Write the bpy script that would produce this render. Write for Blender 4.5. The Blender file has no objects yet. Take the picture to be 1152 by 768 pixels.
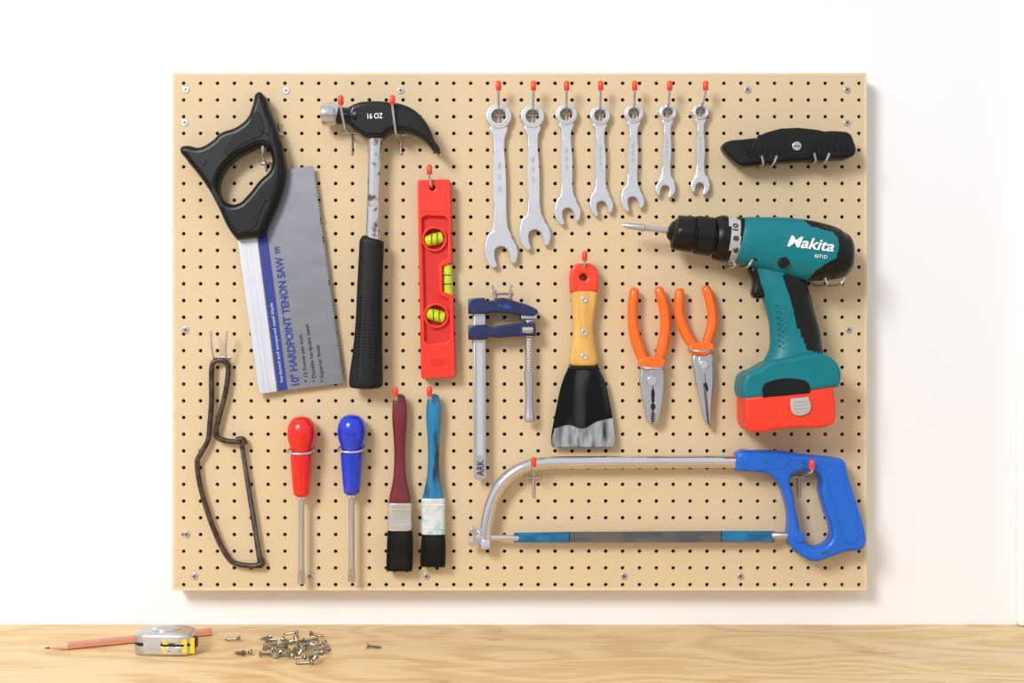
import bpy, bmesh, math, random
from mathutils import Vector
random.seed(7)
D=1500.0; ZC=1.0744
col=bpy.context.scene.collection
def lin(c):
    c=c/255.0
    return c/12.92 if c<=0.04045 else ((c+0.055)/1.055)**2.4
def L3(rgb): return (lin(rgb[0]),lin(rgb[1]),lin(rgb[2]),1)
MATS={}
def mat(name,rgb,rough=0.5,metal=0.0,var=0.0,scale=60,bump=0.0,bscale=300,coat=0.0,stretch=(1,1,1),trans=0,rgb2=None,lo=0.35,hi=0.65,detail=4,spec=0.5,rotm=(0,0,0)):
    m=bpy.data.materials.new(name); m.use_nodes=True
    nt=m.node_tree; b=nt.nodes['Principled BSDF']
    b.inputs['Base Color'].default_value=L3(rgb)
    b.inputs['Roughness'].default_value=rough; b.inputs['Metallic'].default_value=metal
    b.inputs['Coat Weight'].default_value=coat; b.inputs['Coat Roughness'].default_value=0.08
    b.inputs['Specular IOR Level'].default_value=spec
    b.inputs['Transmission Weight'].default_value=trans
    tc=nt.nodes.new('ShaderNodeTexCoord'); mp=nt.nodes.new('ShaderNodeMapping')
    mp.inputs['Scale'].default_value=stretch; mp.inputs['Rotation'].default_value=rotm
    nt.links.new(tc.outputs['Object'],mp.inputs['Vector'])
    if var>0 or rgb2:
        n=nt.nodes.new('ShaderNodeTexNoise'); n.inputs['Scale'].default_value=scale; n.inputs['Detail'].default_value=detail
        nt.links.new(mp.outputs[0],n.inputs['Vector'])
        r=nt.nodes.new('ShaderNodeValToRGB')
        r.color_ramp.elements[0].position=lo; r.color_ramp.elements[1].position=hi
        a=L3(rgb)
        if rgb2: c0=a; c1=L3(rgb2)
        else:
            c0=tuple(max(0,x*(1-var)) for x in a[:3])+(1,); c1=tuple(min(1,x*(1+var)) for x in a[:3])+(1,)
        r.color_ramp.elements[0].color=c0; r.color_ramp.elements[1].color=c1
        nt.links.new(n.outputs[0],r.inputs[0]); nt.links.new(r.outputs[0],b.inputs['Base Color'])
    if bump>0:
        n2=nt.nodes.new('ShaderNodeTexNoise'); n2.inputs['Scale'].default_value=bscale
        nt.links.new(mp.outputs[0],n2.inputs['Vector'])
        bp=nt.nodes.new('ShaderNodeBump'); bp.inputs['Strength'].default_value=bump; bp.inputs['Distance'].default_value=0.001
        nt.links.new(n2.outputs[0],bp.inputs['Height']); nt.links.new(bp.outputs[0],b.inputs['Normal'])
    MATS[name]=m
    return m
M_board=mat('hardboard_tan',(212,189,153),0.8,var=0.07,scale=800,bump=0.05,bscale=700,spec=0.2)
M_edge=mat('hardboard_edge',(222,201,166),0.7,var=0.04,scale=300)
M_dark=mat('dark_shade_and_parts',(30,20,14),0.9,var=0.1)  # dark brown; behind the peg holes it stands in for shade
M_black=mat('black_plastic',(9,9,10),0.36,var=0.1,bump=0.06,spec=0.32)
M_rubber=mat('black_rubber',(15,15,16),0.55,var=0.1,bump=0.2,bscale=900,spec=0.3)
M_blkpaint=mat('black_painted_steel',(9,9,11),0.3,var=0.1,coat=0.1,spec=0.35)
M_steel=mat('brushed_steel',(198,198,202),0.3,0.95,var=0.05,scale=40)
M_sawst=mat('saw_steel',(128,129,136),0.42,0.65,var=0.06,scale=25,stretch=(1,1,3))
M_chrome=mat('chrome',(222,222,226),0.1,1.0,var=0.02,scale=30)
M_wrench=mat('satin_chrome',(222,222,227),0.24,0.85,var=0.02,scale=60)
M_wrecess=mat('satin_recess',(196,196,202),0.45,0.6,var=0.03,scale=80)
M_spine=mat('saw_spine_silver',(202,204,214),0.4,0.3,var=0.03,scale=60)
M_wire=mat('zinc_wire',(205,203,202),0.25,0.85,var=0.04)
M_tip=mat('orange_red_vinyl',(234,58,20),0.35,var=0.04,coat=0.3)
M_level=mat('level_red_plastic',(232,40,16),0.4,var=0.04,coat=0.15)
M_leveld=mat('level_red_recess',(208,28,10),0.45,var=0.05)
M_vial=mat('vial_green',(196,210,24),0.12,var=0.08,coat=0.6)
M_orange=mat('orange_vinyl',(246,104,8),0.35,var=0.05,coat=0.3)
M_teal=mat('teal_plastic',(0,114,124),0.42,var=0.04,bump=0.05,bscale=700,spec=0.35)
M_battery=mat('battery_red',(232,54,26),0.42,var=0.04)
M_grey=mat('grey_plastic',(178,176,172),0.45,var=0.05)
M_navy=mat('navy_enamel',(10,26,78),0.35,var=0.35,scale=90,coat=0.2)
M_hblue=mat('blue_plastic',(10,96,202),0.38,var=0.05,coat=0.1,bump=0.03)
M_bladeblue=mat('blade_blue_paint',(24,108,156),0.4,0.2,var=0.35,scale=150,stretch=(0.4,1,1))
M_bladegrey=mat('blade_worn',(112,104,96),0.4,0.5,rgb2=(70,84,100),scale=90,stretch=(0.4,1,1))
M_rust=mat('dark_worn_steel',(56,48,45),0.38,0.6,rgb2=(96,78,66),scale=150,bump=0.3)
M_redh=mat('red_handle',(224,22,14),0.24,var=0.03,coat=0.5)
M_blueh=mat('blue_handle',(12,50,196),0.24,var=0.03,coat=0.5)
M_maroon=mat('maroon_lacquer',(108,8,24),0.25,var=0.1,coat=0.6)
M_cyan=mat('cyan_lacquer',(10,116,160),0.25,rgb2=(8,34,62),scale=45,lo=0.5,hi=0.6,coat=0.5,stretch=(1.6,1,0.35))
M_splat=mat('paint_splattered_ferrule',(168,204,202),0.4,0.3,rgb2=(214,218,218),scale=130,lo=0.34,hi=0.5)
M_bristle=mat('black_bristle',(8,8,9),0.6,var=0.5,scale=500,stretch=(3,3,0.15),bump=0.4,bscale=700,spec=0.3)
M_ferrule=mat('ferrule_nickel',(214,212,208),0.22,0.85,var=0.03)
M_hwood=mat('handle_wood',(226,180,92),0.38,rgb2=(208,158,72),scale=45,stretch=(3,3,0.4),coat=0.3)
M_scraper=mat('scraper_steel_painted_glints',(12,12,13),0.12,0.6,rgb2=(78,78,82),scale=26,lo=0.5,hi=0.72,stretch=(1.6,1,0.4),rotm=(0,0.5,0),detail=1)  # pale diagonal streaks are reflections put into the steel's colour
M_scrapew=mat('scraper_bare_edge',(84,82,80),0.16,0.95,rgb2=(218,216,214),scale=42,lo=0.40,hi=0.56,stretch=(1.6,1,0.4),rotm=(0,0.5,0))
M_hneck=mat('hammer_neck_worn',(212,212,216),0.16,0.95,rgb2=(124,108,82),scale=90,lo=0.55,hi=0.64)
M_print=mat('blue_print',(22,46,136),0.5)
M_printk=mat('black_print',(20,20,28),0.5)
M_white=mat('white_print',(240,240,240),0.5)
M_brass=mat('screw_zinc',(158,148,130),0.3,0.9,var=0.25,scale=80)
M_yel=mat('yellow_label',(232,198,24),0.4,var=0.05)
M_pencil=mat('pink_pencil',(206,142,116),0.45,var=0.06)
M_lead=mat('graphite',(50,45,45),0.5)
M_pwood=mat('pencil_cut_wood',(220,176,132),0.6)

def link(o,parent=None):
    col.objects.link(o)
    if parent is not None: o.parent=parent
    return o
class T:
    def __init__(s,name,cx,cy,d=10):
        s.k=(D-d)/D; s.cx=cx; s.cy=cy
        e=bpy.data.objects.new(name,None); e.empty_display_size=0.02
        e.location=((cx-576)*s.k/1000,0,ZC+(384-cy)*s.k/1000)
        col.objects.link(e); s.e=e
    def P(s,x,y,d=0): return ((x-s.cx)*s.k/1000,-d/1000.0,(s.cy-y)*s.k/1000)
def finish(me,angle=38):
    me.shade_smooth()
    try: me.set_sharp_from_angle(angle=math.radians(angle))
    except Exception: pass
def addmesh(t,name,me,mats,sharp=38):
    if not isinstance(mats,(list,tuple)): mats=[mats]
    me.materials.clear()
    for m in mats: me.materials.append(m)
    finish(me,sharp)
    o=bpy.data.objects.new(name,me); link(o,t.e if t else None); return o
def curve_to_mesh(cu,name):
    o=bpy.data.objects.new('tmp',cu); col.objects.link(o)
    bpy.context.view_layer.update()
    dg=bpy.context.evaluated_depsgraph_get()
    me=bpy.data.meshes.new_from_object(o.evaluated_get(dg))
    bpy.data.objects.remove(o,do_unlink=True); bpy.data.curves.remove(cu)
    me.name=name
    return me
def poly2d(t,name,outs,d0,d1,bevel,m,smooth=True,res=6,bres=3,sharp=38,dfun=None):
    if isinstance(outs[0][0],(int,float)): outs=[outs]
    cu=bpy.data.curves.new('c','CURVE'); cu.dimensions='2D'; cu.fill_mode='BOTH'
    cu.resolution_u=res
    th=d1-d0
    bevel=min(bevel,th/2-0.01) if bevel>0 else 0
    cu.extrude=max(th/2-bevel,0.001); cu.bevel_depth=bevel; cu.bevel_resolution=bres; cu.offset=-bevel
    for out in outs:
        sp=cu.splines.new('BEZIER'); sp.bezier_points.add(len(out)-1); sp.use_cyclic_u=True
        for bp,p in zip(sp.bezier_points,out):
            bp.co=((p[0]-t.cx)*t.k,(t.cy-p[1])*t.k,0)
            h='AUTO' if (smooth and len(p)<3) else 'VECTOR'
            bp.handle_left_type=h; bp.handle_right_type=h
    me=curve_to_mesh(cu,name)
    dc=(d0+d1)/2
    for v in me.vertices:
        u,w,z=v.co
        v.co=(u/1000,-(dc+z)/1000,w/1000)
    me.update()
    return addmesh(t,name,me,m,sharp)
def circ(x,y,r,n=8,ry=None):
    ry=ry or r
    return [(x+r*math.cos(2*math.pi*i/n),y+ry*math.sin(2*math.pi*i/n)) for i in range(n)]
def rot(pts,cx,cy,a):
    c,s=math.cos(a),math.sin(a)
    return [(cx+(p[0]-cx)*c-(p[1]-cy)*s,cy+(p[0]-cx)*s+(p[1]-cy)*c)+tuple(p[2:]) for p in pts]
def cr(pts,n,linear=False):
    out=[]; N=len(pts)
    for i in range(N-1):
        p0=pts[max(i-1,0)];p1=pts[i];p2=pts[i+1];p3=pts[min(i+2,N-1)]
        for j in range(n):
            u=j/n
            if linear: out.append(tuple(a+(b-a)*u for a,b in zip(p1,p2)))
            else: out.append(tuple(0.5*((2*b)+(-a+c)*u+(2*a-5*b+4*c-d)*u*u+(-a+3*b-3*c+d)*u**3) for a,b,c,d in zip(p0,p1,p2,p3)))
    out.append(tuple(pts[-1])); return out
def tube(t,name,pts,r,m,smooth=True,n=6,res=4,closed=False):
    pts=[tuple(p)+((1.0,) if len(p)==3 else ()) for p in pts]
    if closed: pts=pts+[pts[0]]
    q=cr(pts,n,linear=False) if smooth else pts
    if closed: q=q[:-1]
    cu=bpy.data.curves.new('c','CURVE'); cu.dimensions='3D'; cu.bevel_depth=r; cu.bevel_resolution=res; cu.use_fill_caps=True
    sp=cu.splines.new('POLY'); sp.points.add(len(q)-1); sp.use_cyclic_u=closed
    for sp_p,p in zip(sp.points,q):
        sp_p.co=((p[0]-t.cx)*t.k,-p[2],(t.cy-p[1])*t.k,1); sp_p.radius=p[3]
    me=curve_to_mesh(cu,name)
    for v in me.vertices: v.co=v.co/1000
    me.update()
    return addmesh(t,name,me,m,50)
def loft(t,name,secs,m,n=8,M=32,e=2.0,linear=False,matf=None,sharp=38,ridge=None):
    q=cr(secs,n,linear); vs=[];fs=[];N=len(q)
    for i,s in enumerate(q):
        a=q[max(i-1,0)];b=q[min(i+1,N-1)]
        tx,ty=b[0]-a[0],b[1]-a[1]; l=math.hypot(tx,ty)
        if l<1e-6: tx,ty=q[-1][0]-q[0][0],q[-1][1]-q[0][1]; l=math.hypot(tx,ty)
        tx/=l;ty/=l; nx,ny=-ty,tx
        hw=max(s[3],0.05);hd=max(s[4],0.05)
        if ridge: 
            f=ridge(i/(N-1)); hw*=f; hd*=f
        for j in range(M):
            th=2*math.pi*j/M; c,sn=math.cos(th),math.sin(th)
            cc=math.copysign(abs(c)**(2/e),c); ss=math.copysign(abs(sn)**(2/e),sn)
            vs.append((s[0]+nx*hw*cc,s[1]+ny*hw*cc,s[2]+hd*ss))
    for i in range(N-1):
        for j in range(M):
            k=(j+1)%M
            fs.append((i*M+j,i*M+k,(i+1)*M+k,(i+1)*M+j))
    fs.append(tuple(range(M))); fs.append(tuple((N-1)*M+j for j in range(M)))
    me=bpy.data.meshes.new(name)
    me.from_pydata([t.P(*v) for v in vs],[],fs)
    bm=bmesh.new();bm.from_mesh(me);bmesh.ops.recalc_face_normals(bm,faces=bm.faces);bm.to_mesh(me);bm.free()
    o=addmesh(t,name,me,m,sharp)
    if matf:
        for p,f in zip(me.polygons,fs):
            c=[sum(vs[i][a] for i in f)/len(f) for a in range(3)]
            p.material_index=matf(*c)
    return o
def lathe(t,name,p0,p1,prof,m,d=15,fl=1.0,M=32,matf=None,sharp=38,ridge=None,n=1,linear=True,e=2.0):
    Lx,Ly=p1[0]-p0[0],p1[1]-p0[1];l=math.hypot(Lx,Ly);Lx/=l;Ly/=l
    return loft(t,name,[(p0[0]+Lx*a,p0[1]+Ly*a,d,r,r*fl) for a,r in prof],m,n=n,M=M,linear=linear,matf=matf,sharp=sharp,ridge=ridge,e=e)
def inpoly(x,y,P):
    c=False;j=len(P)-1
    for i in range(len(P)):
        if (P[i][1]>y)!=(P[j][1]>y) and x<(P[j][0]-P[i][0])*(y-P[i][1])/(P[j][1]-P[i][1])+P[i][0]: c=not c
        j=i
    return c
def text(t,name,s,cx,cy,d,length,h,ang,m,bold=0.0,dfun=None,shear=0):
    cu=bpy.data.curves.new('f','FONT'); cu.body=s; cu.size=10; cu.offset=bold; cu.extrude=0.02; cu.shear=shear
    me=curve_to_mesh(cu,name)
    xs=[v.co.x for v in me.vertices];ys=[v.co.y for v in me.vertices]
    x0,x1,y0,y1=min(xs),max(xs),min(ys),max(ys)
    a=math.radians(ang);c,sn=math.cos(a),math.sin(a)
    for v in me.vertices:
        u=((v.co.x-x0)/(x1-x0)-0.5)*length; w=((v.co.y-y0)/(y1-y0)-0.5)*h
        px=cx+u*c-w*sn; py=cy-(u*sn+w*c)
        dd=(dfun(px,py) if dfun else d)+(0.25 if v.co.z>0 else 0.0)
        v.co=t.P(px,py,dd)
    me.update()
    return addmesh(t,name,me,m)
def boxmesh(name,x0,x1,y0,y1,z0,z1,m,parent=None,bev=0):
    bm=bmesh.new()
    bmesh.ops.create_cube(bm,size=1)
    cx,cy,cz=(x0+x1)/2,(y0+y1)/2,(z0+z1)/2
    for v in bm.verts: v.co=Vector((v.co.x*(x1-x0),v.co.y*(y1-y0),v.co.z*(z1-z0)))
    if bev: bmesh.ops.bevel(bm,geom=list(bm.edges),offset=bev,segments=3,affect='EDGES',profile=0.5)
    me=bpy.data.meshes.new(name);bm.to_mesh(me);bm.free();me.materials.append(m)
    finish(me)
    o=bpy.data.objects.new(name,me);o.location=(cx,cy,cz)
    link(o)
    if parent: 
        o.parent=parent; o.location=(cx-parent.location.x,cy-parent.location.y,cz-parent.location.z)
    return o

# ---------------- room ----------------
M_wall=mat('wall_paint',(238,238,240),0.85,var=0.01,scale=3,bump=0.03,bscale=120,spec=0.2)
M_trim=mat('trim_gloss_white',(250,250,251),0.4,var=0.01)
M_floor=mat('floor_grey',(170,165,160),0.6,var=0.1,scale=5)
WALLY=0.030
boxmesh('wall_back',-3,3,WALLY,WALLY+0.1,0,2.7,M_wall)
boxmesh('floor',-3,3,-3.2,WALLY,-0.05,0,M_floor)
boxmesh('trim_1',0.578,0.70,WALLY-0.012,WALLY,0.7505,2.5,M_trim,bev=0.002)

# desk wood
def desk_mat():
    m=bpy.data.materials.new('desk_plywood');m.use_nodes=True;nt=m.node_tree;b=nt.nodes['Principled BSDF']
    tc=nt.nodes.new('ShaderNodeTexCoord')
    mp=nt.nodes.new('ShaderNodeMapping');mp.inputs['Scale'].default_value=(1.8,3.6,3.6)
    nt.links.new(tc.outputs['Object'],mp.inputs['Vector'])
    n1=nt.nodes.new('ShaderNodeTexNoise');n1.inputs['Scale'].default_value=1.9;n1.inputs['Detail'].default_value=1.5;n1.inputs['Distortion'].default_value=0.5
    nt.links.new(mp.outputs[0],n1.inputs['Vector'])
    mul=nt.nodes.new('ShaderNodeMath');mul.operation='MULTIPLY';mul.inputs[1].default_value=64
    nt.links.new(n1.outputs[0],mul.inputs[0])
    sn=nt.nodes.new('ShaderNodeMath');sn.operation='SINE';nt.links.new(mul.outputs[0],sn.inputs[0])
    mp2=nt.nodes.new('ShaderNodeMapping');mp2.inputs['Scale'].default_value=(6,60,60)
    nt.links.new(tc.outputs['Object'],mp2.inputs['Vector'])
    n2=nt.nodes.new('ShaderNodeTexNoise');n2.inputs['Scale'].default_value=3;n2.inputs['Detail'].default_value=5
    nt.links.new(mp2.outputs[0],n2.inputs['Vector'])
    ad=nt.nodes.new('ShaderNodeMath');ad.operation='MULTIPLY_ADD';ad.inputs[1].default_value=0.15;ad.inputs[2].default_value=0.05
    nt.links.new(sn.outputs[0],ad.inputs[0])
    ad2=nt.nodes.new('ShaderNodeMath');ad2.operation='ADD';nt.links.new(ad.outputs[0],ad2.inputs[0]);nt.links.new(n2.outputs[0],ad2.inputs[1])
    r=nt.nodes.new('ShaderNodeValToRGB')
    r.color_ramp.elements[0].position=0.22;r.color_ramp.elements[0].color=L3((208,166,108))
    r.color_ramp.elements[1].position=0.7;r.color_ramp.elements[1].color=L3((231,201,151))
    nt.links.new(ad2.outputs[0],r.inputs[0])
    mp3=nt.nodes.new('ShaderNodeMapping');mp3.inputs['Scale'].default_value=(14,40,40)
    nt.links.new(tc.outputs['Object'],mp3.inputs['Vector'])
    n3=nt.nodes.new('ShaderNodeTexNoise');n3.inputs['Scale'].default_value=1.0;n3.inputs['Detail'].default_value=3
    nt.links.new(mp3.outputs[0],n3.inputs['Vector'])
    r3=nt.nodes.new('ShaderNodeValToRGB');r3.color_ramp.elements[0].position=0.68;r3.color_ramp.elements[0].color=(0,0,0,1)
    r3.color_ramp.elements[1].position=0.75;r3.color_ramp.elements[1].color=(0.6,0.6,0.6,1)
    nt.links.new(n3.outputs[0],r3.inputs[0])
    mx=nt.nodes.new('ShaderNodeMixRGB');mx.inputs[2].default_value=L3((172,116,64))
    nt.links.new(r3.outputs[0],mx.inputs[0]);nt.links.new(r.outputs[0],mx.inputs[1])
    nt.links.new(mx.outputs[0],b.inputs['Base Color'])
    b.inputs['Roughness'].default_value=0.5;b.inputs['Specular IOR Level'].default_value=0.3
    return m
M_desk=desk_mat()
wb=bpy.data.objects.new('workbench',None);wb.location=(0,-0.3,0.0);col.objects.link(wb)
boxmesh('tabletop',-1.2,1.2,-0.62,WALLY-0.0005,0.718,0.75,M_desk,wb,bev=0.001)
for i,(x,y) in enumerate([(-1.1,-0.55),(1.1,-0.55),(-1.1,-0.04),(1.1,-0.04)]):
    boxmesh('leg_%d'%(i+1),x-0.035,x+0.035,y-0.035,y+0.035,0,0.718,M_desk,wb,bev=0.003)
boxmesh('apron',-1.1,1.1,-0.575,-0.555,0.62,0.718,M_desk,wb)

# ---------------- pegboard ----------------
pb=T('pegboard',584.5,373,0)
X0,X1,Y0,Y1=197,972,84,661
cols_=[206.5+19.0*i for i in range(41)]; rows=[93.5+18.8*i for i in range(31)]
px=19.0;pz=18.8;R=2.15
vs=[];fs=[]
S16=16
for cx in cols_:
    for cy in rows:
        x0=max(cx-px/2,X0);x1=min(cx+px/2,X1);y0=max(cy-pz/2,Y0);y1=min(cy+pz/2,Y1)
        base=len(vs)
        for j in range(S16):
            a=2*math.pi*j/S16;c,s=math.cos(a),math.sin(a)
            mx=max(abs(c),abs(s));ux,uy=c/mx,s/mx
            X=cx+(ux*(x1-cx) if ux>0 else ux*(cx-x0));Y=cy+(uy*(y1-cy) if uy>0 else uy*(cy-y0))
            vs.append(pb.P(X,Y,0)); vs.append(pb.P(cx+R*c,cy+R*s,0)); vs.append(pb.P(cx+R*c,cy+R*s,-5))
        for j in range(S16):
            k=(j+1)%S16;a=base+3*j;b=base+3*k
            fs.append((a,a+1,b+1,b)); fs.append((a+1,a+2,b+2,b+1))
def quad(x0,x1,y0,y1):
    b=len(vs)
    for p in ((x0,y0),(x1,y0),(x1,y1),(x0,y1)): vs.append(pb.P(p[0],p[1],0))
    fs.append((b,b+1,b+2,b+3))
gx0,gx1=cols_[0]-px/2,cols_[-1]+px/2; gy0,gy1=max(Y0,rows[0]-pz/2),rows[-1]+pz/2
if gx0>X0: quad(X0,gx0,Y0,Y1)
if gx1<X1: quad(gx1,X1,Y0,Y1)
if gy0>Y0: quad(max(X0,gx0),min(X1,gx1),Y0,gy0)
if gy1<Y1: quad(max(X0,gx0),min(X1,gx1),gy1,Y1)
me=bpy.data.meshes.new('perforated_face');me.from_pydata(vs,[],fs)
me.materials.append(M_board)
o=bpy.data.objects.new('perforated_face',me);link(o,pb.e)
def pbox(name,x0,x1,y0,y1,d0,d1,m):
    a=pb.P(x0,y1,d1);b=pb.P(x1,y0,d0)
    me=bpy.data.meshes.new(name)
    v=[(x,y,z) for x in (a[0],b[0]) for y in (a[1],b[1]) for z in (a[2],b[2])]
    me.from_pydata(v,[],[(0,1,3,2),(4,6,7,5),(0,4,5,1),(2,3,7,6),(0,2,6,4),(1,5,7,3)])
    bm=bmesh.new();bm.from_mesh(me);bmesh.ops.recalc_face_normals(bm,faces=bm.faces);bm.to_mesh(me);bm.free()
    me.materials.append(m);o=bpy.data.objects.new(name,me);link(o,pb.e)
pbox('frame_left',194,197,82,664,-29.8,0,M_edge);pbox('frame_right',972,975,82,664,-29.8,0,M_edge)
pbox('frame_top',197,972,82,84,-29.8,0,M_edge);pbox('frame_bottom',197,972,661,664,-29.8,0,M_edge)
pbox('hole_shade_panel',197,972,84,661,-12,-8,M_dark)  # added dark panel, its colour supplies the shade inside the holes
for i,(x,y) in enumerate([(209,101),(322,102),(451,102),(841,101),(208,138),(953,138),(953,101),(209,371),(955,371),(210,601),(955,602),(219,648),(349,648),(480,648),(702,648),(833,648)]):
    poly2d(pb,'screw_head_%d'%(i+1),circ(x,y,3.8),0.0,1.2,0.5,M_steel)
    poly2d(pb,'screw_slot_%d'%(i+1),rot([(x-2.4,y-.5),(x-.5,y-.5),(x-.5,y-2.4),(x+.5,y-2.4),(x+.5,y-.5),(x+2.4,y-.5),(x+2.4,y+.5),(x+.5,y+.5),(x+.5,y+2.4),(x-.5,y+2.4),(x-.5,y+.5),(x-2.4,y+.5)],x,y,i*0.7),1.0,1.35,0,M_printk,smooth=False)

# ---------------- hooks ----------------
def hook(xb,yb,xt,yt,out=26,foot=12,w=9,tip=True,drop=0):
    t=T('pegboard_hook',xb,yb,12)
    tube(t,'crossbar',[(xb-w,yb,-4),(xb-w,yb,1.6),(xb-w+1.5,yb,2.2),(xb+w-1.5,yb,2.2),(xb+w,yb,1.6),(xb+w,yb,-4)],1.25,M_wire,smooth=False)
    tube(t,'prong',[(xb,yb+foot,1.8),(xb,yb+2+drop*.5,2.6),(xb,yb-1+drop,5),(xb+(xt-xb)*.3,yb-4+drop,out*0.7),(xb+(xt-xb)*.5,yb-7+drop,out*.95),(xt,yt+8,out+3),(xt,yt+2,out+4)],1.4,M_wire)
    if tip: lathe(t,'vinyl_tip',(xt,yt-6),(xt,yt+5),[(0,0.8),(0.6,2.2),(2,3.1),(10,3.1),(11,2.4)],M_tip,d=out+4)
def dhook(x,y,w=7,up=10,out=22,down=4):
    t=T('pegboard_hook',x,y,12)
    tube(t,'crossbar',[(x-w-2,y-2,-4),(x-w-2,y-2,2),(x+w+2,y-2,2),(x+w+2,y-2,-4)],1.1,M_wire,smooth=False)
    for i,s in enumerate((-1,1)):
        tube(t,'prong_%d'%(i+1),[(x+s*w,y-6,2.2),(x+s*w*.9,y+down*.6,4),(x+s*w*.8,y+down,out*.5),(x+s*w*.8,y+down,out),(x+s*w,y+down-up*.5,out+4),(x+s*w*1.2,y+down-up,out+6)],1.3,M_wire)
def cliphook(x,y,r,out,tilt=0,name='pegboard_hook'):
    t=T('pegboard_hook',x,y,12)
    tube(t,'crossbar',[(x-9,y-6,-4),(x-9,y-6,2),(x+9,y-6,2),(x+9,y-6,-4)],1.1,M_wire,smooth=False)
    pts=[(x-r*.6,y-6,2.2),(x-r*.9,y-3,6)]
    for i in range(9):
        a=math.pi*(1.0-i/8)
        pts.append((x+r*math.cos(a),y-1+3*math.sin(a),out-r*.7+r*.7*math.sin(a)))
    pts+= [(x+r*.9,y-3,6),(x+r*.6,y-6,2.2)]
    tube(t,'spring_wire',pts,1.3,M_wire)

# ---------------- wrenches ----------------
def wrench(rx,ry,rr,hx,hy,hr,sw,ang):
    t=T('combination_wrench',rx,(ry+hy)/2,8)
    poly2d(t,'ring_end',[circ(rx,ry,rr,12),circ(rx,ry,rr*.6,12)],3,10,1.6,M_wrench)
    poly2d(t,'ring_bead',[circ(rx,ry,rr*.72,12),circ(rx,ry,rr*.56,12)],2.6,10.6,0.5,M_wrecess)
    s0=(rx,ry+rr*.75);s1=(hx,hy-hr*.6)
    def line(f,o): return (s0[0]+(s1[0]-s0[0])*f+o, s0[1]+(s1[1]-s0[1])*f)
    poly2d(t,'shank',[line(0,-sw*.62),line(.12,-sw*.45),line(.5,-sw*.5),line(.88,-sw*.58),line(1,-sw*.8),line(1,sw*.8),line(.88,sw*.58),line(.5,sw*.5),line(.12,sw*.45),line(0,sw*.62)],4,9,1.3,M_wrench)
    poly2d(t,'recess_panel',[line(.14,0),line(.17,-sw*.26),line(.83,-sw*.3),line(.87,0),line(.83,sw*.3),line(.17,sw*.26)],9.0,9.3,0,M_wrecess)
    for i in range(3):
        pp=line(.35+.1*i,0); poly2d(t,'stamp_%d'%i,circ(pp[0],pp[1],sw*.13,8,sw*.28),9.3,9.45,0,M_steel)
    U=[(-.4,-1.15),(-.78,-.65),(-1.0,0.0),(-.98,.5),(-.72,1.0,1),(-.42,.95,1),(-.42,.2),(-.25,-.12),(0,-.2),(.25,-.12),(.42,.2),(.42,.95,1),(.72,1.0,1),(.98,.5),(1.0,0.0),(.78,-.65),(.4,-1.15)]
    pts=[(hx+p[0]*hr,hy+p[1]*hr)+tuple(p[2:]) for p in U]
    poly2d(t,'open_jaw',rot(pts,hx,hy,math.radians(ang)),3.5,9.5,1.2,M_wrench)
W=[(561,131,14.5,563,281,18.5,14.5,-14),(599,131,13.5,601,262,17.5,13.5,-14),(637,129,12.3,638,237,14.5,12.5,-14),(675,130,11.5,676,229,13,11.5,-14),(713,128,11,711,224,13,11,-14),(751,127,10,749,211,11,9.5,14),(788,126,9.5,788,208,10.5,9,14)]
TX=[561,600,637,675,713,752,792]
for w,tx in zip(W,TX):
    wrench(*w)
    hook(w[0],w[1]-3,tx,99,out=20,foot=12,w=min(9.5,w[2]*.9))

# ---------------- tenon saw ----------------
t=T('tenon_saw',300,280,12)
poly2d(t,'blade',[(267,268),(290,240),(318,191),(351,186),(385,431),(291,443)],8,9,0.2,M_sawst,smooth=False)
poly2d(t,'spine',[(267,266),(289,263),(312,440.5),(291,443.5)],5,12,1.2,M_spine,smooth=False)
for i,f in enumerate((0.3,0.55)):
    poly2d(t,'spine_groove_%d'%i,[(267+22*f,266),(267+22*f+1.2,266),(291+21*f+1.2,442),(291+21*f,442)],12,12.2,0,M_wrecess,smooth=False)
poly2d(t,'blue_band',[(290,264),(300,262),(323,438),(313,440)],9,9.35,0,M_print,smooth=False)
text(t,'fine_print_a','hardened and tempered steel blade',311,385,9.4,90,4.5,97.6,M_spine)
text(t,'saw_title','10" HARDPOINT TENON SAW',322.5,361,9.1,146,9.5,97.6,M_print,bold=0.3)
text(t,'saw_mark','VVV',311.5,281,9.1,9,7,97.6,M_print,bold=0.4)
for i,(s,l) in enumerate([('* 12 Points per inch',54),('* Durable hardpoint teeth',66),('* Superior finish',42)]):
    yb=430-l/2; text(t,'bullet_%d'%i,s,343+9*i-(l/2)*.137+2,yb,9.1,l,5.5,97.6,M_printk,bold=0.15)
tp=[(350,186,1)]
n=70
for i in range(n):
    f=i/n;g=(i+.5)/n
    tp.append((351+34*f,186+245*f));tp.append((353.2+34*g,186+245*g))
tp.append((385,431));tp.append((384,431))
poly2d(t,'teeth',tp,8.1,8.9,0,M_sawst,smooth=False)
H=[(292,105),(298,108),(305,126),(313,147),(320,172),(322,195),(316,222),(305,248),(297,267,1),(268,270,1),(259,258),(249,237),(238,216),(224,196),(212,181),(205,168),(211,165),(226,167),(240,160),(250,151),(268,144),(280,134),(286,120)]
HO=[(300,166),(307,177),(306,191),(293,205),(280,221),(269,230),(257,229),(249,220),(248,207),(254,193),(265,181),(282,171)]
poly2d(t,'handle',[H,HO],2,26,6.5,M_black,bres=5)
poly2d(t,'grip_panel',[(304,145),(312,165),(316,190),(311,212),(302,228),(309,205),(312,185),(308,166)],24,26.6,0.8,M_rubber)
poly2d(t,'grip_panel_upper',[(282,142),(291,128),(297,136),(299,152),(286,160),(270,168),(257,176),(262,160),(272,150)],24,26.8,0.9,M_rubber)
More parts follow.
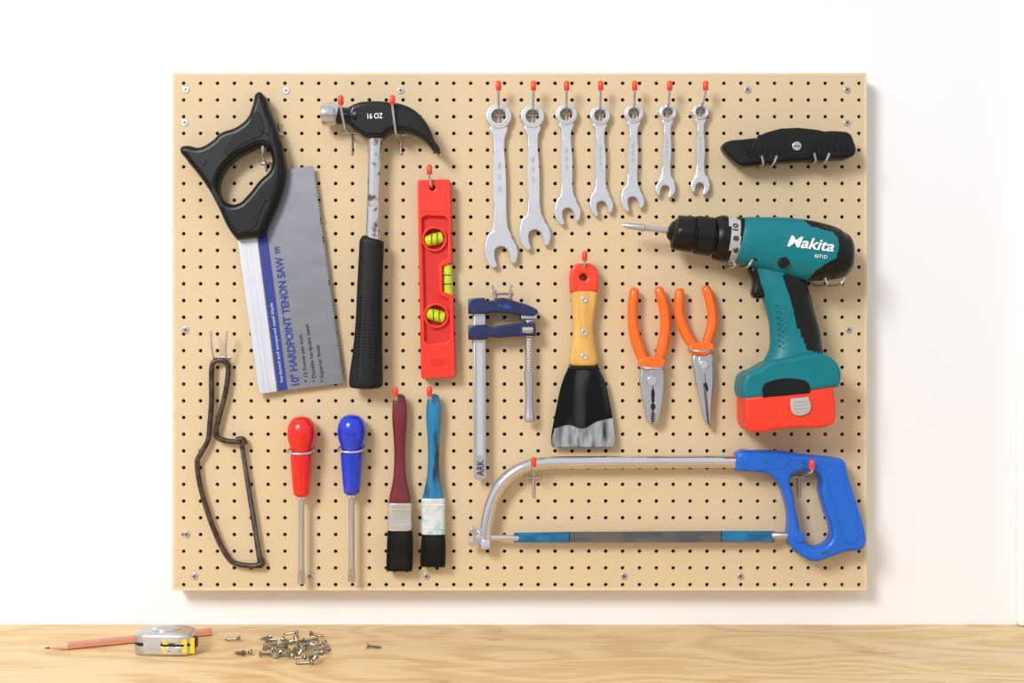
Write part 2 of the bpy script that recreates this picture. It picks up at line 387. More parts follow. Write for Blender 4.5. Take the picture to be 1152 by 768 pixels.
poly2d(t,'grip_panel_lower',[(262,240),(275,238),(290,225),(298,218),(294,245),(288,258),(270,260)],24,26.7,0.9,M_rubber)
for i,(x,y) in enumerate([(232,184),(285,246),(303,150)]):
    poly2d(t,'rivet_%d'%i,circ(x,y,3.5),26,27,0.5,M_black)
hook(313,150,313,134,out=0,foot=6,w=4,tip=False)
hook(297,182,299,165,out=27,foot=8,w=6,tip=False)

# ---------------- hammer ----------------
t=T('claw_hammer',420,270,22)
lathe(t,'striking_face',(362,128.5),(381,128.5),[(0,11.2),(1.2,12.8),(13,13),(15,12),(19,9.5)],M_steel,d=20)
lathe(t,'head_neck',(378,129.5),(402,131),[(0,10.5),(4,9.8),(12,9.8),(17,12),(24,14)],M_blkpaint,d=20,n=4,linear=False)
poly2d(t,'head_and_claw',[(394,122),(402,117),(412,115),(440,116),(458,120),(474,131),(486,150),(493,174,1),(487,169),(476,158),(462,150),(448,148),(438,150),(432,156,1),(412,156,1),(404,150),(394,141)],8,32,5,M_blkpaint,bres=5)
poly2d(t,'claw_slot',[(494,173),(483,155),(470,140),(476,143),(488,158)],31.0,32.3,0,M_dark)
text(t,'weight_stamp','16 OZ',423,132,32.2,17,6,2,M_white,bold=0.1)
loft(t,'neck',[(423,152,20,8.5,7),(422,160,20,8,6.5),(421,180,20,7.2,6.2),(420,225,20,7.2,6.2),(419,272,20,8,6.5)],M_hneck,e=2.4)
loft(t,'grip',[(418.5,268,20,9,8),(418,271,20,13.4,11),(417.5,285,20,13.8,11.5),(416,320,20,14.2,12),(415,360,20,15,12.5),(413.5,395,20,16.6,13),(412,420,20,18.6,14),(411.5,432,20,18.8,14),(411.5,436,20,16,12),(411.5,437.5,20,6,5)],M_rubber,n=12,e=2.6)
for j in range(26):
    y=334+j*3.7; cxx=416-(y-320)*.04
    for i in range(4):
        xx=cxx+(i-1.5)*6.2
        poly2d(t,'grip_dot',circ(xx,y,1.9,6,1.0),30,32.4+(y-330)*.018,0.4,M_rubber,res=2)
hook(394,148,387,118,out=36,foot=24,drop=5); hook(450,150,444,118,out=36,foot=22,drop=8)

# ---------------- spirit level ----------------
t=T('spirit_level',491,314,12)
O=[(470,205),(472,203),(505,202.5),(507,205),(509,296,1),(498,300,1),(498,328,1),(510,332,1),(512.5,421),(511,424),(476,426),(474,423)]
poly2d(t,'body',[O,circ(489,269,12,12),circ(491,355,12,12),circ(487,212,3.2,8)],3,13,0.8,M_leveld,smooth=False)
INN=[(475,246),(480,243),(501,244),(504,248),(504,290),(494,297),(494,331),(505,337),(507,380),(503,385),(482,387),(478,383)]
poly2d(t,'rim',[O,INN,circ(487,212,3.2,12)],3,19,1.2,M_level,smooth=False)
for i,(x,y) in enumerate([(489,269),(491,355)]):
    poly2d(t,'vial_bezel_%d'%i,[circ(x,y,14.2,16),circ(x,y,11.6,16)],3,17.5,0.7,M_level)
    poly2d(t,'vial_seat_%d'%i,circ(x,y,11.8,16),3,6,0,M_leveld)
    lathe(t,'vial_%d'%i,(x-11,y+3-6*i),(x+11,y-3+6*i),[(0,4),(1.5,6.4),(11,7),(20.5,6.4),(22,4)],M_vial,d=11)
    for s in(-3.2,3.2): poly2d(t,'vial_line',[(x+s-.4,y-6.5),(x+s+.4,y-6.5),(x+s+.4,y+6.5),(x+s-.4,y+6.5)],17.3,18.2,0,M_printk,smooth=False)
lathe(t,'long_vial',(503,297),(504,333),[(0,4),(1,5.6),(35,5.6),(36,4)],M_vial,d=11)
for yy in (309,319): poly2d(t,'vial_line',[(498,yy),(508,yy),(508,yy+1),(498,yy+1)],16.4,16.9,0,M_printk,smooth=False)
poly2d(t,'groove_top',[(474,238),(504,237),(504,238.5),(474,239.5)],18.8,19.2,0,M_leveld,smooth=False)
poly2d(t,'badge',circ(493,407,9,12,4),19,19.4,0.1,M_leveld)
hook(487,216,484,193,out=22,foot=5,w=6)

# ---------------- utility knife ----------------
t=T('utility_knife',887,166,22)
poly2d(t,'body',[(812,164),(816,160.5),(835,157.5),(870,154),(905,151),(945,148.5),(954,151),(959,160),(961,172),(957,177),(935,180),(900,182),(870,184),(848,186.5),(832,187),(823,180),(813,169)],9,31,4,M_black,bres=5)
poly2d(t,'side_panel',[(845,162),(945,155),(950,162),(950,171),(900,175),(850,179)],30,31.6,0.6,M_rubber)
for i in range(17):
    x=838+i*6.8
    if abs(x-892)<8: continue
    poly2d(t,'rib_%d'%i,[(x,163-i*.4),(x+2.5,163-i*.4),(x+5.5,178-i*.4),(x+3,178-i*.4)],31,32.6,0.6,M_black,smooth=False)
lathe(t,'slider',(852,155),(880,152.5),[(0,1),(2,3.5),(14,4),(26,3.5),(28,1)],M_black,d=20)
poly2d(t,'screw',circ(894,166,5.2,10),31,34,0.8,M_steel)
poly2d(t,'screw_slot',[(890,165.5),(898,165.5),(898,166.5),(890,166.5)],33.8,34.2,0,M_printk,smooth=False)
poly2d(t,'nose_plate',[(814,165),(822,161),(840,181),(834,185),(824,178)],30.8,31.8,0.3,M_blkpaint)
dhook(860,184,7,8,34,3); dhook(918,181,7,8,34,3)

# ---------------- drill ----------------
t=T('cordless_drill',870,350,36)
BD=36
bar=[(831,270,BD,26,25),(836,271,BD,27,26),(850,273,BD,29,27),(880,278,BD,33.5,28),(905,282,BD,34.5,28),(925,284,BD,32,27),(942,286,BD,28,25),(952,286,BD,23,21),(957,286,BD,17,16),(959.5,286,BD,8,8)]
rear=[(898,246),(908,257),(930,262),(936,268),(938,278),(934,292),(920,300),(910,308),(903,322),(965,330),(965,240)]
ss=cr(bar,8)
def surf(x,y):
    s=min(ss,key=lambda q:abs(q[0]-x)); r=min(abs(y-s[1])/s[3],0.99)
    return s[2]+s[4]*(1-r**2.6)**(1/2.6)+0.3
loft(t,'motor_housing',bar,[M_teal,M_black],n=14,M=120,e=2.6,matf=lambda x,y,d:1 if inpoly(x,y,rear) else 0)
black=[(877,306),(890,300),(915,300),(935,398),(921,398),(904,393),(893,366),(884,336)]
loft(t,'pistol_grip',[(872,296,BD,27,16),(878,315,BD,27,17),(885,335,BD,26,17),(890,355,BD,26,17),(894,376,BD,28,17),(895,394,BD,30,19),(894,412,BD,37,22)],[M_teal,M_black],n=14,M=100,e=2.5,matf=lambda x,y,d:1 if inpoly(x,y,black) else 0)
poly2d(t,'battery_mount',[(831,428),(835,420),(846,415),(860,407),(880,402),(922,398),(932,404),(938,412),(940,424),(937,434,1),(900,440),(860,445),(834,449,1),(831,444)],8,64,5,M_teal,bres=6)
poly2d(t,'battery_pack',[(833,446,1),(880,441,1),(931,434,1),(933,470),(930,475.5),(880,479.5),(842,484),(837,482)],8,64,3,M_battery,bres=5)
poly2d(t,'latch_recess',[(853,433),(858,429),(895,426),(903,430),(905,441,1),(853,446,1)],63,64.8,0.5,M_black)
poly2d(t,'latch_button',[(883,447,1),(903,445,1),(905,460),(898,465),(888,465),(884,460)],63,67,1.5,M_grey)
for i in range(4): poly2d(t,'latch_rib_%d'%i,[(887,449.5+i*3.6),(901,448.5+i*3.6),(901,450+i*3.6),(887,451+i*3.6)],66.8,67.8,0.2,M_wrecess,smooth=False)
poly2d(t,'battery_side_rib',[(848,452),(876,449),(876,472),(850,475)],63.5,64.6,0.4,M_battery)
poly2d(t,'trigger',[(843,302),(858,300),(863,318),(860,332),(853,336),(846,333),(847,318)],26,46,4,M_black)
poly2d(t,'direction_switch',circ(876,297,6,12),60,65.5,1,M_black)
for i in range(5):
    for j in range(8):
        x=868+i*4.5+j*.5;y=343+j*6.5+(i%2)*3
        if x<886+ j*1.2: poly2d(t,'grip_dimple',circ(x+2,y,1.3,6),50.5,53.0,0.3,M_teal,res=2)
ch=[(751,259.5,BD,5,5),(753,260,BD,9,9),(757,260.5,BD,13,13),(759,261,BD,18,18),(761,261.5,BD,19.5,19.5),(778,263.5,BD,20.5,20.5),(779,263.7,BD,18.5,18.5),(782,264,BD,18.5,18.5),(783,264,BD,21.5,21.5),(801,266.5,BD,22,22),(802,266.7,BD,19,19),(804,267,BD,19,19),(805,267,BD,24,24),(808,267.5,BD,25.5,25.5),(818,268.8,BD,26,26),(828,270,BD,26.2,25.5),(832,270.5,BD,26,25)]
loft(t,'chuck_and_collar',ch,[M_black,M_grey],n=3,M=64,linear=True,matf=lambda x,y,d:1 if 818<x<829 else 0)
for i in range(10):
    a=-1.2+i*0.27; yy=264+20.5*math.sin(a);dd=BD+20.5*math.cos(a)
    tube(t,'chuck_flute',[(785,yy,dd),(799,yy+1.6,dd)],1.2,M_black,smooth=False)
for i,s in enumerate(['10','8','6']):
    y=257+i*13; text(t,'torque_number_%s'%s,s,823.5,y,BD+25,5.5 if i else 8,6,83,M_printk,bold=0.2,dfun=lambda x,y2:BD+26.3*math.sqrt(max(0.05,1-((y2-269.5)/26.3)**2))+0.2)
lathe(t,'bit',(699,253),(754,260),[(0,0.6),(4,2.2),(7,3.2),(22,4),(26,4.3),(27,3),(55,3.2)],M_steel,d=BD,M=12)
text(t,'logo_lettering','Makita',906,276,60,52,12.5,-7,M_white,bold=0.2,dfun=lambda x,y:surf(x,y)+0.2,shear=0.25)
text(t,'model_lettering','6271D',917,290,60,14,4,-7,M_white,bold=0.1,dfun=surf)
for i in range(4):
    tube(t,'vent_%d'%i,[(938+i*4,298+0*i,surf(938+i*4,298)-.5),(940+i*4,306-i*2,surf(940+i*4,306-i*2)-.5)],0.8,M_dark,smooth=False)
for i,(x,y) in enumerate([(846,292),(915,400),(884,322),(948,275)]):
    poly2d(t,'case_screw_%d'%i,circ(x,y,2.6),50,(surf(x,y)+.3) if y<300 else 55,0.3,M_dark)
dhook(826,298,9,7,60,4); dhook(926,318,9,7,60,4)

# ---------------- putty knife ----------------
t=T('putty_knife',656,400,12)
poly2d(t,'end_cap',[[(641,329,1),(641,308),(645,299),(656,296.5),(668,299),(672,308),(672,329,1)],circ(656,312,4,8)],3,21,3,M_tip,bres=4)
loft(t,'wooden_handle',[(657,326,12,16,8.5),(657,332,12,15.5,8.5),(656.5,350,12,13,8),(656,368,12,11.5,8),(656,385,12,13,8.5),(656.5,400,12,15.5,8.5),(656.5,408,12,15.5,8),(656.5,411,12,13,6)],M_hwood,e=3.2)
for i,y in enumerate((337,374,401)): poly2d(t,'rivet_%d'%i,[circ(657,y,3.8,10),circ(657,y,1.6,8)],19.5,21.3,0.4,M_chrome)
BL=[(640,412,1),(672,412,1),(680,428),(687,458),(692,499),(690,503,1),(622,503,1),(620,499),(626,458),(633,428)]
poly2d(t,'blade',BL,11,12.5,0.4,M_scraper)
poly2d(t,'bare_edge',[(623.5,482,1),(640,478),(655,482),(672,474),(689.2,470,1),(691.5,499),(690,502.5,1),(622,502.5,1),(620.5,499)],12.5,12.75,0.05,M_scrapew)
poly2d(t,'bolster',[(641,409),(672,409),(675,416),(638,416)],8,16,2,M_blkpaint,smooth=False)
hook(656,309,657,289,out=22,foot=6,w=7)

# ---------------- bar clamp ----------------
t=T('bar_clamp',565,430,16)
poly2d(t,'bar',[(533,338),(546,338),(547,537),(545,539),(535,539),(533,537)],12,18,0.8,M_steel,smooth=False)
poly2d(t,'bar_groove',[(536.5,385),(542.5,385),(543.5,512),(537,512)],18,18.25,0,M_wrecess,smooth=False)
poly2d(t,'fixed_jaw',[(527,336,1),(545,335,1),(548,338),(565,335),(580,339),(600,346),(605,350),(603,354),(590,355),(570,352),(548,352),(545,353,1),(527,353,1)],5,25,2,M_navy)
poly2d(t,'sliding_jaw',[(527,366,1),(546,365,1),(550,368),(562,366),(585,363.5),(602,363,1),(603,378,1),(580,378.5),(560,380),(550,379),(546,382,1),(527,382,1)],5,25,2,M_navy)
text(t,'cast_mark','F-80',568,345,25.1,14,4,-8,M_hblue)
poly2d(t,'pad',[(586,353),(604,353),(604,359),(586,359)],8,22,1,M_steel,smooth=False)
lathe(t,'thread',(594.5,356),(595,420),[(i*1.0,(5.0 if i%3 else 3.6)) for i in range(64)],M_chrome,d=15)
loft(t,'grip_rod',[(595,417,15,5,5),(595,421,15,5.6,4.5),(595.5,440,15,4.6,4),(595.5,460,15,5,4),(595.5,472,15,5.8,4.5),(595.5,475,15,4,3)],M_steel)
lathe(t,'rivet_pin',(587,371),(600,371),[(0,3),(1,4),(12,4),(13,3)],M_steel,d=24)
text(t,'stamped_letters','ARK',540.5,526,18.1,18,8,90,M_printk,bold=0.2)
dhook(565,331,9,16,22,6)
# ---------------- pliers ----------------
t=T('combination_pliers',732,400,12)
def handle(t,name,pts,m=M_orange):
    loft(t,name,pts,m,n=8,M=24,e=2.3)
handle(t,'handle_left',[(714.5,323,12,1,1),(714,325,12,4.5,4.5),(713,332,12,5.6,6.5),(711.5,352,12,5.6,6.5),(713,372,12,6,6.5),(717,388,12,6.4,6.5),(722,401,12,6,6),(727,411,12,4.5,5)])
handle(t,'handle_right',[(740,322,12,1,1),(740.5,324,12,4.5,4.5),(743,332,12,5.6,6.5),(747.5,350,12,5.6,6.5),(748.5,370,12,6,6.5),(746,386,12,6.4,6.5),(742.5,400,12,6,6),(738,411,12,4.5,5)])
poly2d(t,'guard',[(719,404),(732,401),(747,404),(747,411),(739,415),(725,415),(718,411)],6,19,2,M_orange)
poly2d(t,'jaw_left',[(721,413,1),(733,412),(734,440),(733.5,477,1),(729,475),(725,460),(721,440),(719.5,425)],6,16,2,M_steel)
poly2d(t,'jaw_right',[(733,412),(745,413,1),(747,424),(746.5,440),(744,460),(740,474),(734.5,478,1),(735,440)],7,17,2,M_steel)
poly2d(t,'pivot',circ(733,428,5.5,12),15,18.8,0.8,M_chrome)
poly2d(t,'cutter_notch',[(734,438),(736,442),(735.5,447),(734.5,452),(733,447),(733,442)],16.8,17.2,0,M_dark)
poly2d(t,'pipe_grip',circ(734.3,457,2.6,8,3.4),16.8,17.2,0,M_dark)
for i in range(4): poly2d(t,'jaw_serration_%d'%i,[(732,465+i*2.6),(737,464+i*2.6),(737,465+i*2.6),(732,466+i*2.6)],16.6,17.2,0,M_printk,smooth=False)
cliphook(733,412,14,27)
t=T('needle_nose_pliers',785,400,12)
handle(t,'handle_left',[(765,324,12,1,1),(765,326,12,4.5,4.5),(764,334,12,5.6,6.2),(764,352,12,5.7,6.2),(769,370,12,6,6.2),(777,384,12,5.8,6),(784,393,12,4.5,5)])
handle(t,'handle_right',[(793,321,12,1,1),(793.5,323,12,4.5,4.5),(797,332,12,5.6,6.2),(801,350,12,5.7,6.2),(801,366,12,6,6.2),(797,380,12,5.8,6),(792,393,12,4.5,5)])
poly2d(t,'guard',[(775,389),(788,385),(802,387),(803,392),(796,399),(782,400),(776,396)],6,18,2,M_orange)
poly2d(t,'jaw_left',[(781,398),(790,396),(792,430),(797,480,1),(794,477),(787,450),(781,420)],6,15,1.8,M_steel)
poly2d(t,'jaw_right',[(789,396),(799,397),(802,412),(802.5,430),(800.5,455),(799,478),(797,481,1),(793,440)],7,16,1.8,M_steel)
poly2d(t,'pivot',circ(791.5,410,5,12),14.5,18,0.8,M_chrome)
poly2d(t,'cutter_notch',[(793,430),(795.5,434),(795,440),(793.5,438)],15.8,16.2,0,M_dark)
poly2d(t,'jaw_seam',[(792,420),(792.7,420),(797.3,478),(796.7,478)],15.9,16.2,0,M_dark,smooth=False)
cliphook(788,393,13,26)

# ---------------- hacksaw ----------------
t=T('hacksaw',745,565,16)
tube(t,'frame_tube',[(835,519,16),(800,519,16),(720,519.5,16),(650,520,16),(612,521,16),(588,526,16),(568,540,16),(555,560,16),(549,582,16),(546.5,600,16),(546,613,16)],7.0,M_chrome,n=8,res=8)
lathe(t,'frame_end',(546,606),(546,617),[(0,7),(1,7.6),(9,7.6),(11,5)],M_chrome,d=16)
lathe(t,'blade_spigot',(536,604),(584,605),[(0,4.2),(8,4.2),(8,3.4),(46,3.4),(48,2)],M_chrome,d=16)
poly2d(t,'wing_nut',[(540,600),(536,594),(529,593),(528,597),(532,603),(528,609),(528,613),(535,614),(540,609)],13,19,1.5,M_chrome)
poly2d(t,'blade_worn_middle',[(640,598),(812,597),(812,608),(640,609)],15.4,16.6,0.1,M_bladegrey,smooth=False)
poly2d(t,'blade_painted_front',[(578,599),(641,598),(641,609),(578,610)],15.4,16.6,0.1,M_bladeblue,smooth=False)
poly2d(t,'blade_painted_rear',[(811,597),(872,597),(872,608),(811,608)],15.4,16.6,0.1,M_bladeblue,smooth=False)
tp=[(578,608.5)];
for i in range(120): tp+= [(578+i*2.45,609.2),(579.2+i*2.45,610.8)]
tp+=[(872,608.2),(872,607)]
poly2d(t,'blade_teeth',tp,15.6,16.4,0,M_bladegrey,smooth=False)
lathe(t,'rear_spigot',(868,602),(890,602),[(0,2.6),(2,4),(22,4)],M_steel,d=16)
HO=[(829,508),(848,506.5),(875,507),(905,511),(935,514),(947,517),(951,530),(957,550),(965,575),(971,598),(971,611),(967,616),(950,619),(932,625),(915,630),(900,624),(888,613),(885,602),(886,585),(882,562),(874,543),(863,533),(848,530),(828,529,1),(826,518)]
HI=[(888,535),(895,530),(912,530),(921,537),(921,552),(926,572),(933,594),(932,605),(922,613),(910,613),(901,604),(896,585),(891,558)]
poly2d(t,'handle',[HO,HI],3,29,5,M_hblue,bres=5)
poly2d(t,'handle_panel',[(836,512),(868,511),(885,514),(880,524),(862,526),(836,525)],28.3,29.8,0.6,M_hblue)
poly2d(t,'grip_panel',[(931,526),(941,527),(948,550),(957,580),(961,604),(951,609),(945,596),(936,566)],28.3,30,0.8,M_hblue)
poly2d(t,'tension_boss',circ(896,602,6,10),28,31,1,M_hblue)
for i in range(3): poly2d(t,'handle_screw_%d'%i,circ([858,900,925][i],[518,521,618][i],3),28.8,30.4,0.5,M_bladeblue)
hook(600,538,600,518,out=28,foot=22); hook(901,537,907,520,out=36,foot=22)

# ---------------- junior hacksaw ----------------
t=T('junior_hacksaw',258,520,8)
tube(t,'bent_frame',[(270,497,8),(256,496,8),(245,492,8),(243,486,8),(247,468,8),(254,440,8),(257,415,8),(254,407,8),(247,405,8),(240,408,8),(238,420,8),(238,450,8),(236,478,8),(234,495,8),(226,510,8),(222,520,8),(225,545,8),(235,580,8),(246,608,8),(256,626,8),(264,633,8),(280,636,8),(295,636,8)],3.0,M_rust,n=8)
tube(t,'clip_top',[(266,495,8),(273,494,8),(276,500,8)],3.4,M_rust)
tube(t,'clip_bottom',[(288,636,8),(295,634,8),(293,628,8)],3.4,M_rust)
poly2d(t,'blade',[(269,497),(274,496),(296,633),(290,634)],7,8.6,0.2,M_rust,smooth=False)
poly2d(t,'blade_face',[(271,505),(272.8,505),(293.3,627),(291.5,627)],8.6,8.8,0,M_bladegrey,smooth=False)
tt=T('pegboard_hook',248,388,10)
tube(tt,'crossbar',[(239,402,-4),(239,402,2),(257,402,2),(257,402,-4)],1.1,M_wire,smooth=False)
for i,s in enumerate((-1,1)):
    tube(tt,'prong_%d'%i,[(248+s*6,402,2.2),(248+s*6,404,8),(248+s*7,400,16),(248+s*8,388,19),(248+s*9,372,19)],1.3,M_wire)

# ---------------- screwdrivers ----------------
def screwdriver(cx,m,top):
    t=T('screwdriver',cx,560,18)
    c0=cx-.5
    secs=[(c0,top,17,1.5,1.5),(c0,top+1.2,17,7,7),(c0,top+4,17,11.2,11.2),(c0,top+10,17,14.8,14.8),(c0,top+18,17,16.1,16.1),(c0,top+27,17,15.2,15.2),(c0,top+35,17,12.8,12.8),(c0,top+40,17,11.8,11.8),(c0,top+44,17,12.4,12.4),(c0,top+48,17,12.4,12.4),(c0,top+64,17,11.2,11.2),(c0,top+82,17,9.6,9.6),(c0,top+88,17,8.6,8.6),(c0,top+91,17,5,5)]
    loft(t,'handle',secs,m,n=8,M=40)
    for i in range(5):
        a=-1.0+i*.5
        tube(t,'flute_%d'%i,[(c0+11.7*math.sin(a),top+50,17+11.7*math.cos(a)),(c0+10.7*math.sin(a),top+64,17+10.7*math.cos(a)),(c0+9.2*math.sin(a),top+82,17+9.2*math.cos(a))],0.9,m,n=3)
    lathe(t,'ferrule',(c0,top+88),(c0,top+94),[(0,5.5),(5,5.2),(6,4)],M_chrome,d=17)
    loft(t,'shaft',[(c0,top+92,17,3.4,3.4),(c0,top+165,17,3.3,3.3),(c0,top+175,17,3.8,2.6),(c0,top+184,17,4.4,1.2),(c0,top+189,17,4,0.6)],M_steel,n=8,M=20)
    cliphook(cx,top+39,14.5,31)
screwdriver(339.5,M_redh,468); screwdriver(396,M_blueh,466)

# ---------------- paintbrushes ----------------
def brush(cx,cxb,top,m,fm,fy0,fy1,by,hw):
    t=T('paintbrush',cx,540,12)
    def X(y): return cx+(cxb-cx)*(y-top)/(fy0-top)
    S=[(top,1.5,1.5),(top+1.5,5,4),(top+6,7.2,5.5),(top+16,8.4,6.5),(top+30,8.4,6.8),(top+50,7,6.2),(top+72,6.4,6),(top+92,7.4,6.5),(top+106,9.8,7),(top+116,12.2,7.5),(fy0+1,12.6,7.5)]
    loft(t,'handle',[(X(y),y,12,a,b) for y,a,b in S],m,n=8,e=2.4)
    loft(t,'ferrule',[(cxb,fy0,12,hw-.8,8.5),(cxb,fy0+2,12,hw,9),(cxb,(fy0+fy1)/2,12,hw-.3,8.6),(cxb,fy1-2,12,hw,9),(cxb,fy1,12,hw-.8,8.6)],fm,n=6,e=4)
    for i,y in enumerate((fy0+7,fy1-7)): tube(t,'ferrule_bead_%d'%i,[(cxb-hw+1,y,20.3),(cxb+hw-1,y,20.3)],0.8,fm,smooth=False)
    loft(t,'bristles',[(cxb,fy1-1,12,hw-1,8),(cxb,fy1+12,12,hw+.4,8.4),(cxb-.5,by-8,12,hw+.8,7),(cxb-.5,by-1,12,hw+.4,5),(cxb-.5,by,12,hw-1,3)],M_bristle,n=6,e=4,M=48)
    for i in range(20):
        x=cxb-hw+1+i*(2*hw-2)/19
        tube(t,'bristle_strand',[(x,fy1,19.8),(x+random.uniform(-.4,.4),fy1+20,20),(x+random.uniform(-1,1),by+random.uniform(-2,1),17.5)],0.5,M_bristle,n=2,res=1)
brush(449.5,450,443,M_maroon,M_ferrule,565,596,642,14)
brush(488,487.5,443,M_cyan,M_splat,560,600,637,13.5)
hook(450,455,446,441,out=22,foot=5,w=6); hook(488,455,484,440,out=22,foot=5,w=6)

# ---------------- on the bench ----------------
def loftw(parent,name,ps,rs,m,M=6,mi=None):
    a=Vector(ps[0]);b=Vector(ps[-1]);ax=(b-a).normalized();up=Vector((0,0,1));s=ax.cross(up).normalized();u=s.cross(ax)
    vs=[];fs=[]
    for p,r in zip(ps,rs):
        for j in range(M):
            th=2*math.pi*(j+.5)/M; vs.append(Vector(p)+s*(r*math.cos(th))+u*(r*math.sin(th)))
    for i in range(len(ps)-1):
        for j in range(M):
            k=(j+1)%M; fs.append((i*M+j,i*M+k,(i+1)*M+k,(i+1)*M+j))
    fs.append(tuple(range(M)));fs.append(tuple((len(ps)-1)*M+j for j in range(M)))
    me=bpy.data.meshes.new(name);me.from_pydata([v-parent.location for v in vs],[],fs)
    bm=bmesh.new();bm.from_mesh(me);bmesh.ops.recalc_face_normals(bm,faces=bm.faces);bm.to_mesh(me);bm.free()
    me.materials.append(m);finish(me,30)
    o=bpy.data.objects.new(name,me);link(o,parent);return o
A=Vector((-0.489,-0.106,0.7537));B=Vector((-0.332,-0.0262,0.7537))
pe=bpy.data.objects.new('pencil',None);pe.location=(A+B)/2;col.objects.link(pe)
dv=(B-A)
loftw(pe,'hex_barrel',[A+dv*0.13,B],[.0043,.0043],M_pencil)
loftw(pe,'cut_cone',[A+dv*0.03,A+dv*0.13],[.0012,.0040],M_pwood,M=12)
loftw(pe,'lead',[A,A+dv*0.03],[.0003,.0012],M_lead,M=8)
tm=bpy.data.objects.new('tape_measure',None);tm.location=(-0.362,-0.100,0.7502);col.objects.link(tm)
def slab(parent,name,pts,z0,z1,bevel,m):
    cu=bpy.data.curves.new('c','CURVE');cu.dimensions='2D';cu.fill_mode='BOTH';cu.resolution_u=8
    cu.extrude=max((z1-z0)/2-bevel,0.001);cu.bevel_depth=bevel;cu.bevel_resolution=4;cu.offset=-bevel
    sp=cu.splines.new('BEZIER');sp.bezier_points.add(len(pts)-1);sp.use_cyclic_u=True
    for bp,p in zip(sp.bezier_points,pts):
        bp.co=(p[0],p[1],0);h='AUTO' if len(p)<3 else 'VECTOR';bp.handle_left_type=h;bp.handle_right_type=h
    me=curve_to_mesh(cu,name)
    for v in me.vertices: v.co=Vector((v.co.x,v.co.y,v.co.z+(z0+z1)/2))/1000
    me.materials.clear();me.materials.append(m);finish(me);o=bpy.data.objects.new(name,me);link(o,parent)
DS=[(-30,-14),(-24,-22),(-8,-25),(27,-25),(30,-22),(30,-6),(27,10),(16,21),(0,25),(-16,22),(-27,10),(-30,-2)]
slab(tm,'case_lower',DS,0,11,2.5,M_steel);slab(tm,'case_upper',DS,11,22.5,3.5,M_steel)
slab(tm,'seam_band',[(x*1.01,y*1.01) for x,y in DS],9.8,12.2,0.4,M_blkpaint)
slab(tm,'face_ring',[(15*math.cos(i*math.pi/6)-1,13*math.sin(i*math.pi/6)) for i in range(12)],22,23.6,0.6,M_chrome)
slab(tm,'face_label',[(11*math.cos(i*math.pi/6)-1,9.5*math.sin(i*math.pi/6)) for i in range(12)],23,24,0.3,M_grey)
slab(tm,'side_label',[(2,-26.2,1),(27,-26.2,1),(27,-24,1),(2,-24,1)],2.5,17,0.3,M_yel)
slab(tm,'side_label_dark',[(-18,-26,1),(0,-26,1),(0,-23,1),(-18,-22,1)],6,15,0.3,M_grey)
for i in range(3): slab(tm,'label_bar_%d'%i,[(8,-26.6,1),(20-3*i,-26.6,1),(20-3*i,-25,1),(8,-25,1)],5+3.6*i,5.9+3.6*i,0.1,M_printk)
slab(tm,'tape_lip',[(28,-23,1),(34,-23,1),(34,-21.5,1),(28,-21.5,1)],2,18,0.2,M_yel)
slab(tm,'lock_button',[(29,-16,1),(34,-15,1),(34,-6,1),(29,-5,1)],6,17,1,M_black)
vs=[];fs=[]
def addscrew(x,y,z,yaw,pitch,Ln):
    prof=[(0,3.1),(0.5,3.2),(2.4,1.7),(3.2,1.3)]
    k=3.2
    while k<Ln-3: prof+=[(k,1.1),(k+.45,1.8),(k+.9,1.1)];k+=1.5
    prof+=[(Ln,0.15)]
    ax=Vector((math.cos(yaw)*math.cos(pitch),math.sin(yaw)*math.cos(pitch),math.sin(pitch)));s=ax.cross(Vector((0,0,1))).normalized();u=s.cross(ax)
    b=len(vs);M=8;o=Vector((x,y,z))
    for a,r in prof:
        for j in range(M):
            th=2*math.pi*j/M;vs.append(o+(ax*a+s*r*math.cos(th)+u*r*math.sin(th))/1000)
    for i in range(len(prof)-1):
        for j in range(M):
            kk=(j+1)%M;fs.append((b+i*M+j,b+i*M+kk,b+(i+1)*M+kk,b+(i+1)*M+j))
    fs.append(tuple(b+j for j in range(M)))
def desk(px_,py_):
    dist=0.3244*1500/(py_-384); return (px_-576)*dist/1500, dist-1.5
sp=[(270,721),(412,730),(274,738),(283,737),(292,739),(296,731),(300,724),(305,719),(306,734),(312,728),(316,737),(318,722),(322,731),(325,740),(328,725),(331,734),(335,719),(336,729),(340,738),(343,724),(346,733),(350,741),(352,727),(355,736),(358,722),(360,731),(365,726),(364,735),(356,745),(344,746),(330,744),(349,719),(309,741),(298,737),(362,742),(352,748),(339,733),(324,736),(347,728),(333,724)]
for i,(a,b) in enumerate(sp):
    x,y=desk(a,b)
    z=0.7503+0.0032+(0 if i<16 else random.choice([0,0.0,0.003,0.004]))
    addscrew(x,y,z,random.uniform(0,6.28) if i>1 else (3.1 if i==0 else 0.1),-0.12,random.choice([15,17,19]))
c=Vector((-0.22,-0.1,0.7503))
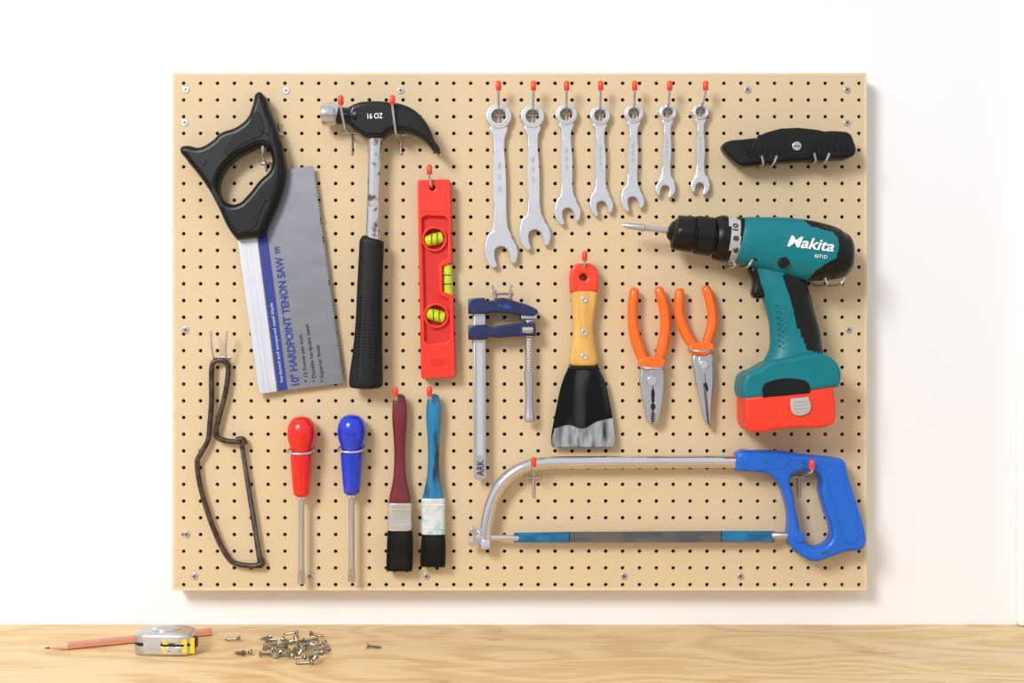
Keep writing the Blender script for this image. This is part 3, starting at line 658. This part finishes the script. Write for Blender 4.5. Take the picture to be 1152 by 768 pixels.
me=bpy.data.meshes.new('wood_screws');me.from_pydata([v-c for v in vs],[],fs)
bm=bmesh.new();bm.from_mesh(me);bmesh.ops.recalc_face_normals(bm,faces=bm.faces);bm.to_mesh(me);bm.free()
me.materials.append(M_brass);finish(me)
o=bpy.data.objects.new('wood_screws',me);o.location=c;col.objects.link(o)

# ---------------- light / world / camera ----------------
w=bpy.data.worlds.new('studio_world');bpy.context.scene.world=w;w.use_nodes=True
nt=w.node_tree;bg=nt.nodes['Background']
tc=nt.nodes.new('ShaderNodeTexCoord');sx=nt.nodes.new('ShaderNodeSeparateXYZ');nt.links.new(tc.outputs['Generated'],sx.inputs[0])
mr=nt.nodes.new('ShaderNodeMapRange');mr.inputs[1].default_value=-1;mr.inputs[2].default_value=1;nt.links.new(sx.outputs['Z'],mr.inputs[0])
r=nt.nodes.new('ShaderNodeValToRGB');e=r.color_ramp.elements
e[0].position=0.34;e[0].color=(0.25,0.25,0.26,1);e[1].position=0.52;e[1].color=(0.97,0.99,1.03,1)
nt.links.new(mr.outputs[0],r.inputs[0]);nt.links.new(r.outputs[0],bg.inputs[0]);bg.inputs[1].default_value=0.8
def area(name,loc,target,size,power,colr=(1,1,1)):
    l=bpy.data.lights.new(name,'AREA');l.shape='SQUARE';l.size=size;l.energy=power;l.color=colr
    o=bpy.data.objects.new(name,l);o.location=loc
    o.rotation_euler=(Vector(target)-Vector(loc)).to_track_quat('-Z','Y').to_euler();col.objects.link(o)
area('softbox_key',(-1.5,-2.6,2.6),(0,0,1.0),0.9,84,(0.99,0.995,1.0))
cam=bpy.data.cameras.new('camera');co=bpy.data.objects.new('camera',cam);co.location=(0,-1.5,ZC);co.rotation_euler=(math.pi/2,0,0)
cam.sensor_width=36;cam.sensor_fit='HORIZONTAL';cam.lens=36*1.5/1.152;cam.clip_start=0.05
col.objects.link(co);bpy.context.scene.camera=co
vs_=bpy.context.scene.view_settings
vs_.view_transform='Standard';vs_.look='None';vs_.exposure=0;vs_.gamma=1
